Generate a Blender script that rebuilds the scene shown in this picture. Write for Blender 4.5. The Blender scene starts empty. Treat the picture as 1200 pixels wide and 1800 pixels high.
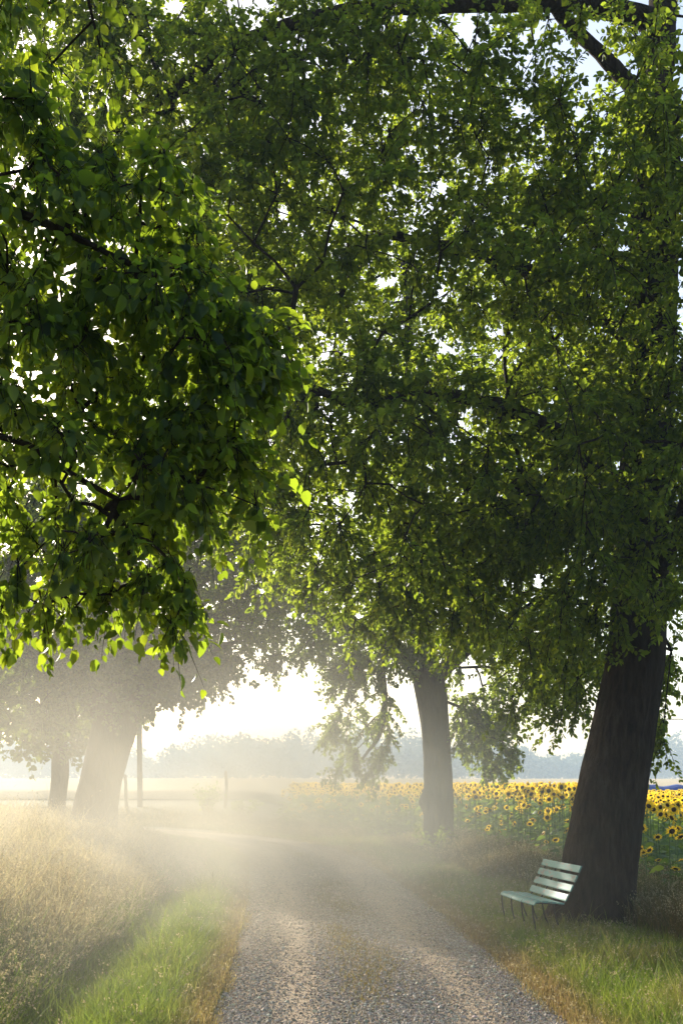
import bpy, bmesh, math, random
import numpy as np
from mathutils import Vector, Matrix

rng = np.random.default_rng(7)
random.seed(7)
sc = bpy.context.scene
C = sc.collection
rad = math.radians

# ------------------------------------------------------------------ camera
EYE = 1.75
F = 2200.0 / 1800.0            # focal length in picture heights
cam = bpy.data.cameras.new("camera")
cam_ob = bpy.data.objects.new("camera", cam)
C.objects.link(cam_ob)
cam.sensor_width = 36.0
cam.sensor_fit = 'AUTO'
cam.lens = 36.0 * F
cam.shift_y = (1375 - 900) / 1800.0
cam_ob.location = (0, 0, EYE)
cam_ob.rotation_euler = (rad(90), 0, 0)
cam.clip_start = 0.1
cam.clip_end = 3000
sc.camera = cam_ob

# ------------------------------------------------------------------ light
SUN_AZ, SUN_EL = rad(-30.5), rad(20)
w = bpy.data.worlds.new("World")
sc.world = w
w.use_nodes = True
wn = w.node_tree
sky = wn.nodes.new('ShaderNodeTexSky')
sky.sky_type = 'NISHITA'
sky.sun_disc = False
sky.sun_elevation = SUN_EL
sky.sun_rotation = SUN_AZ
sky.air_density = 1.0
sky.dust_density = 2.4
sky.ozone_density = 1.0
wn.nodes['Background'].inputs[1].default_value = 0.14
wn.links.new(sky.outputs[0], wn.nodes['Background'].inputs[0])

TO_SUN = Vector((math.sin(SUN_AZ) * math.cos(SUN_EL), math.cos(SUN_AZ) * math.cos(SUN_EL), math.sin(SUN_EL)))
sl = bpy.data.lights.new("sun", 'SUN')
sl.energy = 4.6
sl.angle = rad(0.6)
sl.color = (1.0, 0.92, 0.79)
sun_ob = bpy.data.objects.new("sun", sl)
C.objects.link(sun_ob)
sun_ob.location = TO_SUN * 60
sun_ob.rotation_euler = TO_SUN.to_track_quat('Z', 'Y').to_euler()

vs = sc.view_settings
vs.view_transform = 'Standard'
vs.look = 'None'
vs.exposure = 1.02
vs.gamma = 1.0
cy = sc.cycles
cy.use_denoising = True
cy.max_bounces = 7
cy.diffuse_bounces = 3
cy.glossy_bounces = 2
cy.transmission_bounces = 4
cy.volume_bounces = 1
cy.transparent_max_bounces = 4
cy.volume_step_rate = 0.6
cy.volume_max_steps = 160
cy.sample_clamp_indirect = 6.0
cy.caustics_reflective = False
cy.caustics_refractive = False


# ------------------------------------------------------------------ helpers
def tag(o, label=None, cat=None, group=None, kind=None):
    if label: o['label'] = label
    if cat: o['category'] = cat
    if group: o['group'] = group
    if kind: o['kind'] = kind
    return o


def empty(name, loc):
    o = bpy.data.objects.new(name, None)
    o.empty_display_size = 0.2
    C.objects.link(o)
    o.location = loc
    return o


def link(name, me, mat=None, parent=None):
    o = bpy.data.objects.new(name, me)
    if mat is not None and len(me.materials) == 0:
        me.materials.append(mat)
    C.objects.link(o)
    if parent is not None:
        o.parent = parent
        # meshes are written in world space: cancel the parent's offset
        o.matrix_parent_inverse = Matrix.Translation(-Vector(parent.location))
    return o


def np_mesh(name, V, faces, smooth=True, col=None):
    """faces: list of (M,k) int arrays. col: (N,3) vertex colours."""
    me = bpy.data.meshes.new(name)
    V = np.ascontiguousarray(V, dtype=np.float32)
    me.vertices.add(len(V))
    me.vertices.foreach_set('co', V.ravel())
    tot = np.concatenate([np.full(len(f), f.shape[1], dtype=np.int32) for f in faces])
    idx = np.concatenate([f.ravel() for f in faces]).astype(np.int32)
    start = np.concatenate([[0], np.cumsum(tot)[:-1]]).astype(np.int32)
    me.loops.add(len(idx))
    me.loops.foreach_set('vertex_index', idx)
    me.polygons.add(len(tot))
    me.polygons.foreach_set('loop_start', start)
    me.polygons.foreach_set('loop_total', tot)
    me.polygons.foreach_set('use_smooth', np.full(len(tot), smooth, dtype=bool))
    if col is not None:
        a = me.attributes.new('tint', 'FLOAT_COLOR', 'POINT')
        c4 = np.ones((len(V), 4), dtype=np.float32)
        c4[:, :3] = col
        a.data.foreach_set('color', c4.ravel())
    me.update(calc_edges=True)
    return me


def unit(a):
    return a / np.maximum(np.linalg.norm(a, axis=-1, keepdims=True), 1e-9)


def sstep(a, b, x):
    t = np.clip((x - a) / (b - a), 0, 1)
    return t * t * (3 - 2 * t)


def noise2(x, y, s=1.0, seed=0):
    """cheap smooth value noise made of a few sines"""
    r = np.random.default_rng(seed)
    out = 0
    for i in range(6):
        a = r.uniform(0, 6.283)
        k = s * r.uniform(0.6, 2.2)
        out = out + np.sin(k * (x * math.cos(a) + y * math.sin(a)) + r.uniform(0, 6.283))
    return out / 6.0


class Nodes:
    def __init__(self, name):
        self.m = bpy.data.materials.new(name)
        self.m.use_nodes = True
        self.t = self.m.node_tree
        self.b = self.t.nodes['Principled BSDF']
        self.out = self.t.nodes['Material Output']

    def n(self, kind, **kw):
        nd = self.t.nodes.new(kind)
        for k, v in kw.items():
            setattr(nd, k, v)
        return nd

    def l(self, a, b):
        self.t.links.new(a, b)

    def noise(self, scale, detail=4, rough=0.55, vec=None):
        nd = self.n('ShaderNodeTexNoise')
        nd.inputs['Scale'].default_value = scale
        nd.inputs['Detail'].default_value = detail
        nd.inputs['Roughness'].default_value = rough
        if vec is None:
            vec = self.n('ShaderNodeTexCoord').outputs['Object']
        self.l(vec, nd.inputs['Vector'])
        return nd.outputs['Fac']

    def ramp(self, fac, stops):
        nd = self.n('ShaderNodeValToRGB')
        e = nd.color_ramp.elements
        while len(e) < len(stops):
            e.new(0.5)
        for i, (p, c) in enumerate(stops):
            e[i].position = p
            e[i].color = (*c, 1)
        self.l(fac, nd.inputs[0])
        return nd.outputs[0]

    def mix(self, fac, a, b, blend='MIX'):
        nd = self.n('ShaderNodeMix', data_type='RGBA', blend_type=blend)
        for sock, v in ((nd.inputs[0], fac), (nd.inputs[6], a), (nd.inputs[7], b)):
            if isinstance(v, (int, float)):
                sock.default_value = v
            elif isinstance(v, tuple):
                sock.default_value = (*v, 1)
            else:
                self.l(v, sock)
        return nd.outputs[2]

    def bump(self, h, strength, dist):
        nd = self.n('ShaderNodeBump')
        nd.inputs['Strength'].default_value = strength
        nd.inputs['Distance'].default_value = dist
        self.l(h, nd.inputs['Height'])
        self.l(nd.outputs[0], self.b.inputs['Normal'])


def leaf_material(name, top, trans, gloss=0.5, tfac=0.55, var=0.45):
    """leaf: diffuse + a little sheen, and light shining through from behind"""
    N = Nodes(name)
    geo = N.n('ShaderNodeNewGeometry')
    rnd = geo.outputs['Random Per Island']
    ca = N.ramp(rnd, [(0, tuple(c * (1 - var) for c in top)), (0.6, top), (1, (top[0] * 1.8, top[1] * 1.35, top[2]))])
    cb = N.ramp(rnd, [(0, tuple(c * (1 - var) for c in trans)), (0.6, trans), (1, (trans[0] * 1.35, trans[1] * 1.15, trans[2]))])
    N.l(ca, N.b.inputs['Base Color'])
    N.b.inputs['Roughness'].default_value = gloss
    N.b.inputs['Specular IOR Level'].default_value = 0.25
    tr = N.n('ShaderNodeBsdfTranslucent')
    N.l(cb, tr.inputs['Color'])
    mx = N.n('ShaderNodeMixShader')
    mx.inputs[0].default_value = tfac
    N.l(N.b.outputs[0], mx.inputs[1])
    N.l(tr.outputs[0], mx.inputs[2])
    N.l(mx.outputs[0], N.out.inputs['Surface'])
    return N.m


def tint_material(name, tfac=0.45, rough=0.6, boost=(1.25, 1.2, 0.9)):
    """grass: colour per blade, thin enough for light to pass"""
    N = Nodes(name)
    at = N.n('ShaderNodeAttribute', attribute_name='tint')
    N.l(at.outputs['Color'], N.b.inputs['Base Color'])
    N.b.inputs['Roughness'].default_value = rough
    N.b.inputs['Specular IOR Level'].default_value = 0.25
    tr = N.n('ShaderNodeBsdfTranslucent')
    N.l(N.mix(1.0, at.outputs['Color'], boost, 'MULTIPLY'), tr.inputs['Color'])
    mx = N.n('ShaderNodeMixShader')
    mx.inputs[0].default_value = tfac
    N.l(N.b.outputs[0], mx.inputs[1])
    N.l(tr.outputs[0], mx.inputs[2])
    N.l(mx.outputs[0], N.out.inputs['Surface'])
    return N.m


def plain(name, colA, colB, scale, rough=0.85, bump=0.3, bdist=0.01, detail=6):
    N = Nodes(name)
    f = N.noise(scale, detail, 0.6)
    N.l(N.ramp(f, [(0.3, colA), (0.7, colB)]), N.b.inputs['Base Color'])
    N.b.inputs['Roughness'].default_value = rough
    N.b.inputs['Specular IOR Level'].default_value = 0.25
    if bump:
        N.bump(f, bump, bdist)
    return N.m


# ------------------------------------------------------------------ the lane and the lie of the land
ctrl = np.array([(0.75, -14), (0.6, -6), (0.48, 2), (0.35, 9), (0.0, 17), (-0.4, 23), (-1.1, 30.8), (-2.6, 37), (-5.5, 43),
                 (-10, 48.5), (-16, 53), (-24, 57), (-36, 61), (-60, 66)], float)


def catmull(P, n=24):
    out = []
    Q = np.vstack([2 * P[0] - P[1], P, 2 * P[-1] - P[-2]])
    for i in range(1, len(Q) - 2):
        for t in np.linspace(0, 1, n, endpoint=False):
            a, b, c, d = Q[i - 1], Q[i], Q[i + 1], Q[i + 2]
            out.append(0.5 * (2 * b + (c - a) * t + (2 * a - 5 * b + 4 * c - d) * t * t + (3 * b - a - 3 * c + d) * t ** 3))
    out.append(P[-1])
    return np.array(out)


LANE = catmull(ctrl)
LT = unit(np.gradient(LANE, axis=0))
HALF = 1.3


def lane_dist(x, y):
    """signed distance to the lane's centre line, positive to the right of it"""
    x = np.atleast_1d(np.asarray(x, float)); y = np.atleast_1d(np.asarray(y, float))
    out = np.empty(len(x))
    for s in range(0, len(x), 20000):
        dx = x[s:s + 20000, None] - LANE[None, :, 0]
        dy = y[s:s + 20000, None] - LANE[None, :, 1]
        d2 = dx * dx + dy * dy
        j = np.argmin(d2, 1)
        k = np.arange(len(j))
        cr = LT[j, 0] * dy[k, j] - LT[j, 1] * dx[k, j]
        out[s:s + 20000] = -np.sign(cr) * np.sqrt(d2[k, j])
    return out


def land(x, y, d=None):
    x = np.atleast_1d(np.asarray(x, float)); y = np.atleast_1d(np.asarray(y, float))
    if d is None:
        d = lane_dist(x, y)
    e = np.abs(d) - HALF
    left = d < 0
    z = np.where(e < 0, -0.03, 0.0) * 1.0
    bank = 0.30 * sstep(1.15, 2.6, e) + 0.32 * sstep(2.0, 9.0, e) - 0.17 * np.exp(-((e - 1.15) / 0.28) ** 2) * sstep(48, 40, y)
    zl = bank
    outer = 0.62 * sstep(1.0, 5.0, e) * sstep(39, 47, y) * sstep(-1.5, -5.5, x)
    zr = 0.05 * sstep(2.6, 4.0, e) + outer
    z = z + np.where(left, zl, zr)
    far = 1.0 * sstep(75, 170, y) + 0.95 * sstep(150, 320, y) + 0.8 * sstep(300, 700, y)
    base = np.where(z > 0.3, 0.72, 1.0)
    z = z + far * base
    z = z + 0.025 * noise2(x, y, 1.3, 3) * sstep(0.1, 0.8, e)
    return z


def grid_mesh(name, xs, ys, zf, smooth=True):
    X, Y = np.meshgrid(xs, ys)
    x, y = X.ravel(), Y.ravel()
    z = zf(x, y)
    V = np.stack([x, y, z], 1)
    nx, ny = len(xs), len(ys)
    i = (np.arange(ny - 1)[:, None] * nx + np.arange(nx - 1)[None, :]).ravel()
    return np_mesh(name, V, [np.stack([i, i + 1, i + nx + 1, i + nx], 1)], smooth)


xs = np.concatenate([[-900, -500, -300, -180, -110, -70, -50], np.arange(-38, -14, 1.0), np.arange(-14, 12, 0.22), np.arange(12, 40, 2.0),
                     [50, 70, 110, 180, 300, 500, 900]])
ys = np.concatenate([[-60, -30, -15], np.arange(-10, 6, 1.0), np.arange(6, 40, 0.3), np.arange(40, 80, 0.8), np.arange(80, 340, 6), np.arange(340, 780, 20), [850, 1000, 1600, 2400]])
Ng = Nodes("soil_and_thatch")
fa = Ng.noise(1.3, 5); fb = Ng.noise(22, 6)
soil = Ng.mix(fb, (0.05, 0.045, 0.022), (0.13, 0.115, 0.05))
Ng.l(Ng.mix(Ng.ramp(fa, [(0.4, (0, 0, 0)), (0.62, (1, 1, 1))]), soil, (0.075, 0.10, 0.028)), Ng.b.inputs['Base Color'])
Ng.b.inputs['Roughness'].default_value = 0.95
Ng.bump(fb, 0.5, 0.03)
g = link('ground', grid_mesh('ground', xs, ys, lambda x, y: land(x, y)), Ng.m)
tag(g, 'grassy ground and low bank under the trees', 'ground', kind='structure')

# ---- gravel lane: cross profile swept along the centre line
prof = np.linspace(-1, 1, 27)
sel = np.arange(0, len(LANE), 1)
cxy = LANE[sel]; nrm = np.stack([LT[sel, 1], -LT[sel, 0]], 1)
wob = 0.06 * np.sin(np.arange(len(sel)) * 0.9) + 0.05 * np.sin(np.arange(len(sel)) * 0.37 + 1)
rows, us = [], []
for k in range(len(sel)):
    half = HALF + wob[k]
    p = cxy[k] + nrm[k] * (prof[:, None] * half)
    a = np.abs(prof)
    z = 0.028 * (1 - (prof / 1.0) ** 4) - 0.022 * np.exp(-((a - 0.52) / 0.17) ** 2) + 0.012 * np.exp(-(prof / 0.16) ** 2) - 0.012
    rows.append(np.column_stack([p, z]))
    us.append(np.column_stack([prof, np.full(len(prof), k * 0.1)]))
V = np.vstack(rows)
n = len(prof); i = (np.arange(len(sel) - 1)[:, None] * n + np.arange(n - 1)[None, :]).ravel()
rme = np_mesh('gravel_lane', V, [np.stack([i, i + 1, i + n + 1, i + n], 1)], True)
a = rme.attributes.new('across', 'FLOAT', 'POINT')
a.data.foreach_set('value', np.concatenate([u[:, 0] for u in us]).astype(np.float32))
Nr = Nodes("gravel")
ac = Nr.n('ShaderNodeAttribute', attribute_name='across')
ab = Nr.n('ShaderNodeMath', operation='ABSOLUTE'); Nr.l(ac.outputs['Fac'], ab.inputs[0])
patch = Nr.noise(1.1, 5, 0.6)
wig = Nr.n('ShaderNodeMath', operation='MULTIPLY_ADD'); wig.inputs[1].default_value = 0.22
Nr.l(patch, wig.inputs[0])
sh = Nr.n('ShaderNodeMath', operation='SUBTRACT'); Nr.l(ab.outputs[0], sh.inputs[0]); sh.inputs[1].default_value = 0.11
Nr.l(sh.outputs[0], wig.inputs[2])
fine = Nr.noise(60, 3, 0.7); med = Nr.noise(7, 5, 0.6)
vor = Nr.n('ShaderNodeTexVoronoi'); vor.inputs['Scale'].default_value = 70
Nr.l(Nr.n('ShaderNodeTexCoord').outputs['Object'], vor.inputs['Vector'])
stone = Nr.ramp(vor.outputs['Color'], [(0.1, (0.075, 0.07, 0.062)), (0.5, (0.17, 0.158, 0.142)), (0.9, (0.30, 0.285, 0.265))])
track = Nr.ramp(wig.outputs[0], [(0.0, (0.55, 0.50, 0.38)), (0.28, (0.75, 0.72, 0.66)), (0.45, (1.25, 1.22, 1.16)), (0.60, (1.2, 1.17, 1.1)), (0.8, (0.8, 0.76, 0.68)), (1.0, (0.62, 0.54, 0.40))])
cc = Nr.mix(1.0, stone, track, 'MULTIPLY')
cc = Nr.mix(Nr.ramp(med, [(0.35, (0, 0, 0)), (0.75, (0.6, 0.6, 0.6))]), cc, (0.12, 0.10, 0.07))
Nr.l(Nr.mix(1.0, cc, (2.0, 1.6, 1.17), 'MULTIPLY'), Nr.b.inputs['Base Color'])
Nr.b.inputs['Roughness'].default_value = 0.9
bm_h = Nr.mix(0.6, vor.outputs['Distance'], fine)
Nr.bump(bm_h, 0.9, 0.02)
road = link('gravel_lane', rme, Nr.m)
tag(road, 'grey gravel lane with two pale wheel tracks bending left between the trees', 'lane', kind='structure')


def lane_height(d):
    t = np.clip(d / HALF, -1, 1); a = np.abs(t)
    return 0.028 * (1 - t ** 4) - 0.022 * np.exp(-((a - 0.52) / 0.17) ** 2) + 0.012 * np.exp(-(t / 0.16) ** 2) - 0.012


# loose stones lying on the lane
def scatter_y(nn, y0, y1, p=2.0):
    """depths drawn so that the picture is filled evenly"""
    u = rng.random(nn)
    return (y0 ** (1 - p) + u * (y1 ** (1 - p) - y0 ** (1 - p))) ** (1 / (1 - p))


def lane_x(y):
    return np.interp(y, LANE[:400, 1], LANE[:400, 0])


M = 95000
sy = scatter_y(M, 8.2, 34, 2.2)
t = rng.uniform(-1.02, 1.02, M)
keep = rng.random(M) < 0.35 + 0.65 * np.clip(1 - np.exp(-((np.abs(t) - 0.52) / 0.16) ** 2), 0, 1)
sy, t = sy[keep], t[keep]
dd = t * HALF
sx = lane_x(sy) + dd
M = len(sy)
octa = np.array([(1, 0, 0), (0, 1, 0), (-1, 0, 0), (0, -1, 0), (0, 0, 1), (0, 0, -1)], float)
of = np.array([(0, 1, 4), (1, 2, 4), (2, 3, 4), (3, 0, 4), (1, 0, 5), (2, 1, 5), (3, 2, 5), (0, 3, 5)])
size = np.exp(rng.normal(math.log(0.0050), 0.45, M)) * (1 + sy / 45)
vv = octa[None] * (size[:, None, None] * rng.uniform(0.6, 1.35, (M, 6, 1)))
th = rng.uniform(0, 6.28, M)
co_, si_ = np.cos(th)[:, None], np.sin(th)[:, None]
vx = vv[..., 0] * co_ - vv[..., 1] * si_; vy = vv[..., 0] * si_ + vv[..., 1] * co_
zz = lane_height(dd) + 0.004
P = np.stack([vx + sx[:, None], vy + sy[:, None], vv[..., 2] * 0.7 + zz[:, None]], -1).reshape(-1, 3)
FF = (np.arange(M)[:, None, None] * 6 + of[None]).reshape(-1, 3)
gcol = np.repeat(np.array([(0.36, 0.295, 0.22)]) * rng.uniform(0.35, 1.7, (M, 1)) * (1 + 0.06 * rng.standard_normal((M, 3))), 6, 0)
Ns = Nodes("loose_stone")
Ns.l(Ns.n('ShaderNodeAttribute', attribute_name='tint').outputs['Color'], Ns.b.inputs['Base Color'])
Ns.b.inputs['Roughness'].default_value = 0.8
st = link('gravel', np_mesh('gravel', P, [FF], False, np.clip(gcol, 0.02, 0.6)), Ns.m)
tag(st, 'loose grey stones scattered over the gravel lane', 'gravel', kind='stuff')


# ------------------------------------------------------------------ trees
def tube_mesh(paths, sides=7):
    """paths: list of (pts (k,3), radii (k,)). One vertex / face array for all."""
    Vs, Fs, off = [], [], 0
    ang = np.linspace(0, 2 * math.pi, sides, endpoint=False)
    for pts, r in paths:
        pts = np.asarray(pts, float); r = np.asarray(r, float)
        k = len(pts)
        T = unit(np.gradient(pts, axis=0))
        ref = np.array([0.0, 0, 1]) if abs(T[0, 2]) < 0.9 else np.array([1.0, 0, 0])
        A = unit(np.cross(T, ref)); B = np.cross(T, A)
        ring = pts[:, None] + r[:, None, None] * (A[:, None] * np.cos(ang)[None, :, None] + B[:, None] * np.sin(ang)[None, :, None])
        Vs.append(ring.reshape(-1, 3))
        i = np.arange(k - 1)[:, None] * sides; j = np.arange(sides)[None, :]; j2 = (j + 1) % sides
        Fs.append(np.stack([i + j, i + j2, i + sides + j2, i + sides + j], -1).reshape(-1, 4) + off)
        off += k * sides
    return np.vstack(Vs), np.vstack(Fs)


def resample(pts, step):
    pts = np.asarray(pts, float)
    # smooth the control polygon, then resample at even steps
    Q = np.vstack([2 * pts[0] - pts[1], pts, 2 * pts[-1] - pts[-2]])
    out = []
    for i in range(1, len(Q) - 2):
        a, b, c, d = Q[i - 1], Q[i], Q[i + 1], Q[i + 2]
        nn = max(2, int(np.linalg.norm(c[:3] - b[:3]) / step))
        for t in np.linspace(0, 1, nn, endpoint=False):
            out.append(0.5 * (2 * b + (c - a) * t + (2 * a - 5 * b + 4 * c - d) * t * t + (3 * b - a - 3 * c + d) * t ** 3))
    out.append(pts[-1])
    return np.array(out)


def trunk_mesh(path4, sides=56, flare=0.35, rough=0.11, seed=1, ground_z=None, burl=None):
    """trunk with ridged bark, root flare; path4 rows are (x, y, z, radius)"""
    p = resample(path4, 0.07)
    pts, r = p[:, :3], p[:, 3]
    T = unit(np.gradient(pts, axis=0))
    A = unit(np.cross(T, np.array([0, 1.0, 0.02]))); B = np.cross(T, A)
    ang = np.linspace(0, 2 * math.pi, sides, endpoint=False)
    h = np.concatenate([[0], np.cumsum(np.linalg.norm(np.diff(pts, axis=0), axis=1))])
    g_ = np.random.default_rng(seed)
    R = np.tile(r[:, None], (1, sides))
    ph = g_.uniform(0, 6.28, 8)
    lobes = 0.5 + 0.5 * np.cos(5 * ang + ph[0] + 0.6 * np.sin(2 * ang + ph[1]))
    R = R * (1 + flare * np.exp(-h / 0.28)[:, None] * (0.45 + 0.9 * lobes[None]))
    ridg = np.zeros_like(R)
    for q in range(5):
        f = g_.integers(9, 19)
        ridg += np.abs(np.sin(0.5 * f * ang[None] + 1.3 * np.sin(h[:, None] * g_.uniform(1.5, 4.0) + ph[q]) + h[:, None] * g_.uniform(-0.6, 0.6) + ph[q + 2]))
    R = R * (1 + rough * (ridg / 5 - 0.6)) + 0.03 * r[:, None] * np.sin(2 * ang[None] + h[:, None] * 0.9 + ph[3]) + 0.03 * r[:, None] * np.sin(3 * ang[None] - h[:, None] * 1.3 + ph[4])
    if burl is not None:
        for (bh, ba, bw, amt) in burl:
            da = (ang - ba + math.pi) % (2 * math.pi) - math.pi
            R = R + amt * np.exp(-((h[:, None] - bh) / bw) ** 2) * np.exp(-(da[None] / 0.6) ** 2)
    ring = pts[:, None] + R[..., None] * (A[:, None] * np.cos(ang)[None, :, None] + B[:, None] * np.sin(ang)[None, :, None])
    k = len(pts)
    i = np.arange(k - 1)[:, None] * sides; j = np.arange(sides)[None, :]; j2 = (j + 1) % sides
    return ring.reshape(-1, 3), np.stack([i + j, i + j2, i + sides + j2, i + sides + j], -1).reshape(-1, 4)


SMALL = (np.array([(0, 0, 0), (0.28, 0.42, 0.10), (0.70, 0.36, 0.06), (1, 0, -0.10), (0.70, -0.36, 0.06), (0.28, -0.42, 0.10)], float),
         np.array([(0, 1, 2, 3), (0, 3, 4, 5)]))
OAK = (np.array([(0, 0, 0), (0.22, 0.20, 0.05), (0.36, 0.40, 0.10), (0.50, 0.25, 0.06), (0.66, 0.44, 0.08), (0.80, 0.26, 0.02), (1.0, 0.0, -0.12),
                 (0.80, -0.26, 0.02), (0.66, -0.44, 0.08), (0.50, -0.25, 0.06), (0.36, -0.40, 0.10), (0.22, -0.20, 0.05), (0.5, 0, 0)], float),
       np.array([(0, 1, 2, 12), (12, 2, 3, 12 + 0), (12, 3, 4, 6), (6, 4, 5, 6)]))
OAK = (OAK[0][[0, 2, 3, 4, 6, 8, 9, 10]], np.array([(0, 1, 2, 6), (0, 6, 7, 0), (2, 3, 4, 5)]))   # small lobed leaf, 8 corners


def big_leaf():
    us = [(0.0, 0.02), (0.05, 0.24), (0.2, 0.42), (0.4, 0.46), (0.6, 0.38), (0.78, 0.24), (0.9, 0.10), (1.0, 0.0)]
    V = []
    for u, v in us:
        droop = -0.28 * u * u
        V += [(u - (0.06 if u == 0.05 else 0), v, droop + 0.22 * v), (u, 0, droop), (u - (0.06 if u == 0.05 else 0), -v, droop + 0.22 * v)]
    F_ = []
    for k in range(len(us) - 1):
        a = 3 * k
        F_ += [(a, a + 3, a + 4, a + 1), (a + 1, a + 4, a + 5, a + 2)]
    return np.array(V, float), np.array(F_)


BIG = big_leaf()


def leaves_arrays(pos, axis, nrm, length, ratio, template):
    TV, TF = template
    axis = unit(axis)
    side = unit(np.cross(nrm, axis)); up = np.cross(axis, side)
    L = length[:, None, None]
    V = pos[:, None] + L * (TV[None, :, 0:1] * axis[:, None] + (TV[None, :, 1:2] * ratio) * side[:, None] + TV[None, :, 2:3] * up[:, None])
    Fc = (np.arange(len(pos))[:, None, None] * len(TV) + TF[None])
    return V.reshape(-1, 3), Fc.reshape(-1, TF.shape[1])


def ellipsoid_points(e, nn, g_, shell=0.5, mind=0.0):
    cx, cy_, cz, rx, ry, rz = e
    d = unit(g_.standard_normal((nn, 3)))
    r = g_.random(nn) ** (1 / 3.0)
    r = r * (1 - shell) + shell * (0.55 + 0.45 * r)
    return np.array([cx, cy_, cz]) + d * r[:, None] * np.array([rx, ry, rz])


def make_tree(name, label, base, trunk4, limbs, blobs, leaf, bark, seed, twigs=7, per=22, tw_len=0.55, leaf_len=0.085, ratio=0.75,
              template=SMALL, droop=0.25, sides=56, flare=0.35, attach_z=None, tip_r=0.007, burl=None, keep=None, hang=None, spread=0.22, tw_r=0.0045, cat='tree'):
    g_ = np.random.default_rng(seed)
    root = empty(name, base)
    tag(root, label, cat)
    tv, tf = trunk_mesh(trunk4, sides=sides, flare=flare, seed=seed, burl=burl)
    # ---- skeleton
    seeds = [np.array(resample(trunk4, 0.3))] + [np.array(resample(l, 0.3)) for l in limbs]
    az = attach_z if attach_z is not None else base[2] + 2.0
    pos, rad_, plen, par, isseed = [], [], [], [], []
    for s in seeds:
        for q in s:
            if q[2] > az:
                pos.append(q[:3]); rad_.append(q[3]); plen.append(0.0); par.append(-1); isseed.append(True)
    NP = np.zeros((40000, 3)); PL = np.zeros(40000)
    n0 = len(pos)
    NP[:n0] = pos; cnt = n0
    tg = np.vstack([ellipsoid_points(b[:6], int(b[6]), g_) for b in blobs])
    if keep is not None:
        tg = tg[keep(tg)]
    dd0 = np.array([np.min(np.linalg.norm(NP[:n0] - q, axis=1)) for q in tg])
    tg = tg[np.argsort(dd0)]
    parents = [-1] * n0
    paths, tip_dir, tips = [], [], []
    for q in tg:
        dv = NP[:cnt] - q
        d = np.sqrt((dv * dv).sum(1))
        j = int(np.argmin(d + 0.22 * PL[:cnt] + 0.35 * np.maximum(0, NP[:cnt, 2] - q[2] - 0.2)))
        a = NP[j].copy(); dist = d[j]
        k = max(2, int(math.ceil(dist / 0.45)))
        mid = (a + q) / 2 + np.array([0, 0, 0.14 * dist]) + g_.standard_normal(3) * 0.09 * dist
        idxs = [j]; prev = j
        for t in np.linspace(0, 1, k + 1)[1:]:
            p = (1 - t) ** 2 * a + 2 * t * (1 - t) * mid + t * t * q
            NP[cnt] = p; PL[cnt] = PL[prev] + np.linalg.norm(p - NP[prev])
            parents.append(prev); idxs.append(cnt); prev = cnt; cnt += 1
        paths.append(idxs)
        tips.append(q); tip_dir.append(NP[idxs[-1]] - NP[idxs[-2]])
    W = np.zeros(cnt)
    for idxs in paths: W[idxs[-1]] += 1
    for i in range(cnt - 1, n0 - 1, -1):
        W[parents[i]] += W[i]
    RR = tip_r * np.maximum(W, 1) ** 0.5
    RR[:n0] = np.array(rad_)
    tubes = []
    for idxs in paths:
        r = RR[idxs].copy()
        r[0] = min(r[0] * 0.9, r[1] * 1.35)
        tubes.append((NP[idxs], r))
    limb_tubes = []
    for l in limbs:
        q = resample(l, 0.12)
        jit = np.cumsum(g_.standard_normal((len(q), 3)) * 0.008, 0)
        jit -= np.linspace(0, 1, len(q))[:, None] * jit[-1]
        limb_tubes.append((q[:, :3] + jit, q[:, 3] * (1 + 0.06 * np.sin(np.arange(len(q)) * 1.1))))
    lv, lf = tube_mesh(limb_tubes, 16) if limb_tubes else (np.zeros((0, 3)), np.zeros((0, 4), int))
    trunk = link('trunk', np_mesh(name + '_trunk', np.vstack([tv, lv]), [np.vstack([tf, lf + len(tv)])]), bark, root)
    # ---- twigs and leaves
    tips = np.array(tips); tip_dir = unit(np.array(tip_dir))
    K = len(tips)
    D = tip_dir[:, None] * 0.45 + unit(g_.standard_normal((K, twigs, 3))) * 0.85
    D[..., 2] -= droop * 0.6
    D = unit(D)
    hangv = np.zeros(K) if hang is None else hang(tips)
    D[..., 2] -= hangv[:, None] * 0.9
    D = unit(D)
    Lt = tw_len * g_.uniform(0.55, 1.25, (K, twigs))
    S = np.repeat(tips[:, None], twigs, 1) - D * 0.05
    c1 = S + D * (Lt * 0.5)[..., None] + np.array([0, 0, 0.03])
    e1 = S + D * Lt[..., None] + np.array([0, 0, -1.0]) * (droop * 0.25 * Lt)[..., None]
    ang = np.linspace(0, 2 * math.pi, 3, endpoint=False)
    ring = np.stack([np.cos(ang), np.sin(ang), np.zeros(3)], 1) * tw_r
    ring2 = ring[:, [0, 2, 1]]
    tw = np.stack([S[:, :, None] + ring * 1.2 + ring2 * 0.4, c1[:, :, None] + ring + ring2 * 0.4, e1[:, :, None] + ring * 0.4], 2)   # K,tw,3,3,3
    twv = tw.reshape(-1, 3)
    nb = K * twigs
    i0 = np.arange(nb)[:, None, None] * 9 + np.arange(2)[None, :, None] * 3
    jj = np.arange(3)[None, None, :]; j2 = (jj + 1) % 3
    twf = np.stack([i0 + jj, i0 + j2, i0 + 3 + j2, i0 + 3 + jj], -1).reshape(-1, 4)
    bv, bf = tube_mesh(tubes, 5)
    link('branches', np_mesh(name + '_branches', np.vstack([bv, twv]), [np.vstack([bf, twf + len(bv)])]), bark, root)
    tt = g_.uniform(0.12, 1.0, (K, twigs, per)) ** 0.8; tt[..., 0] = 1.0
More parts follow.
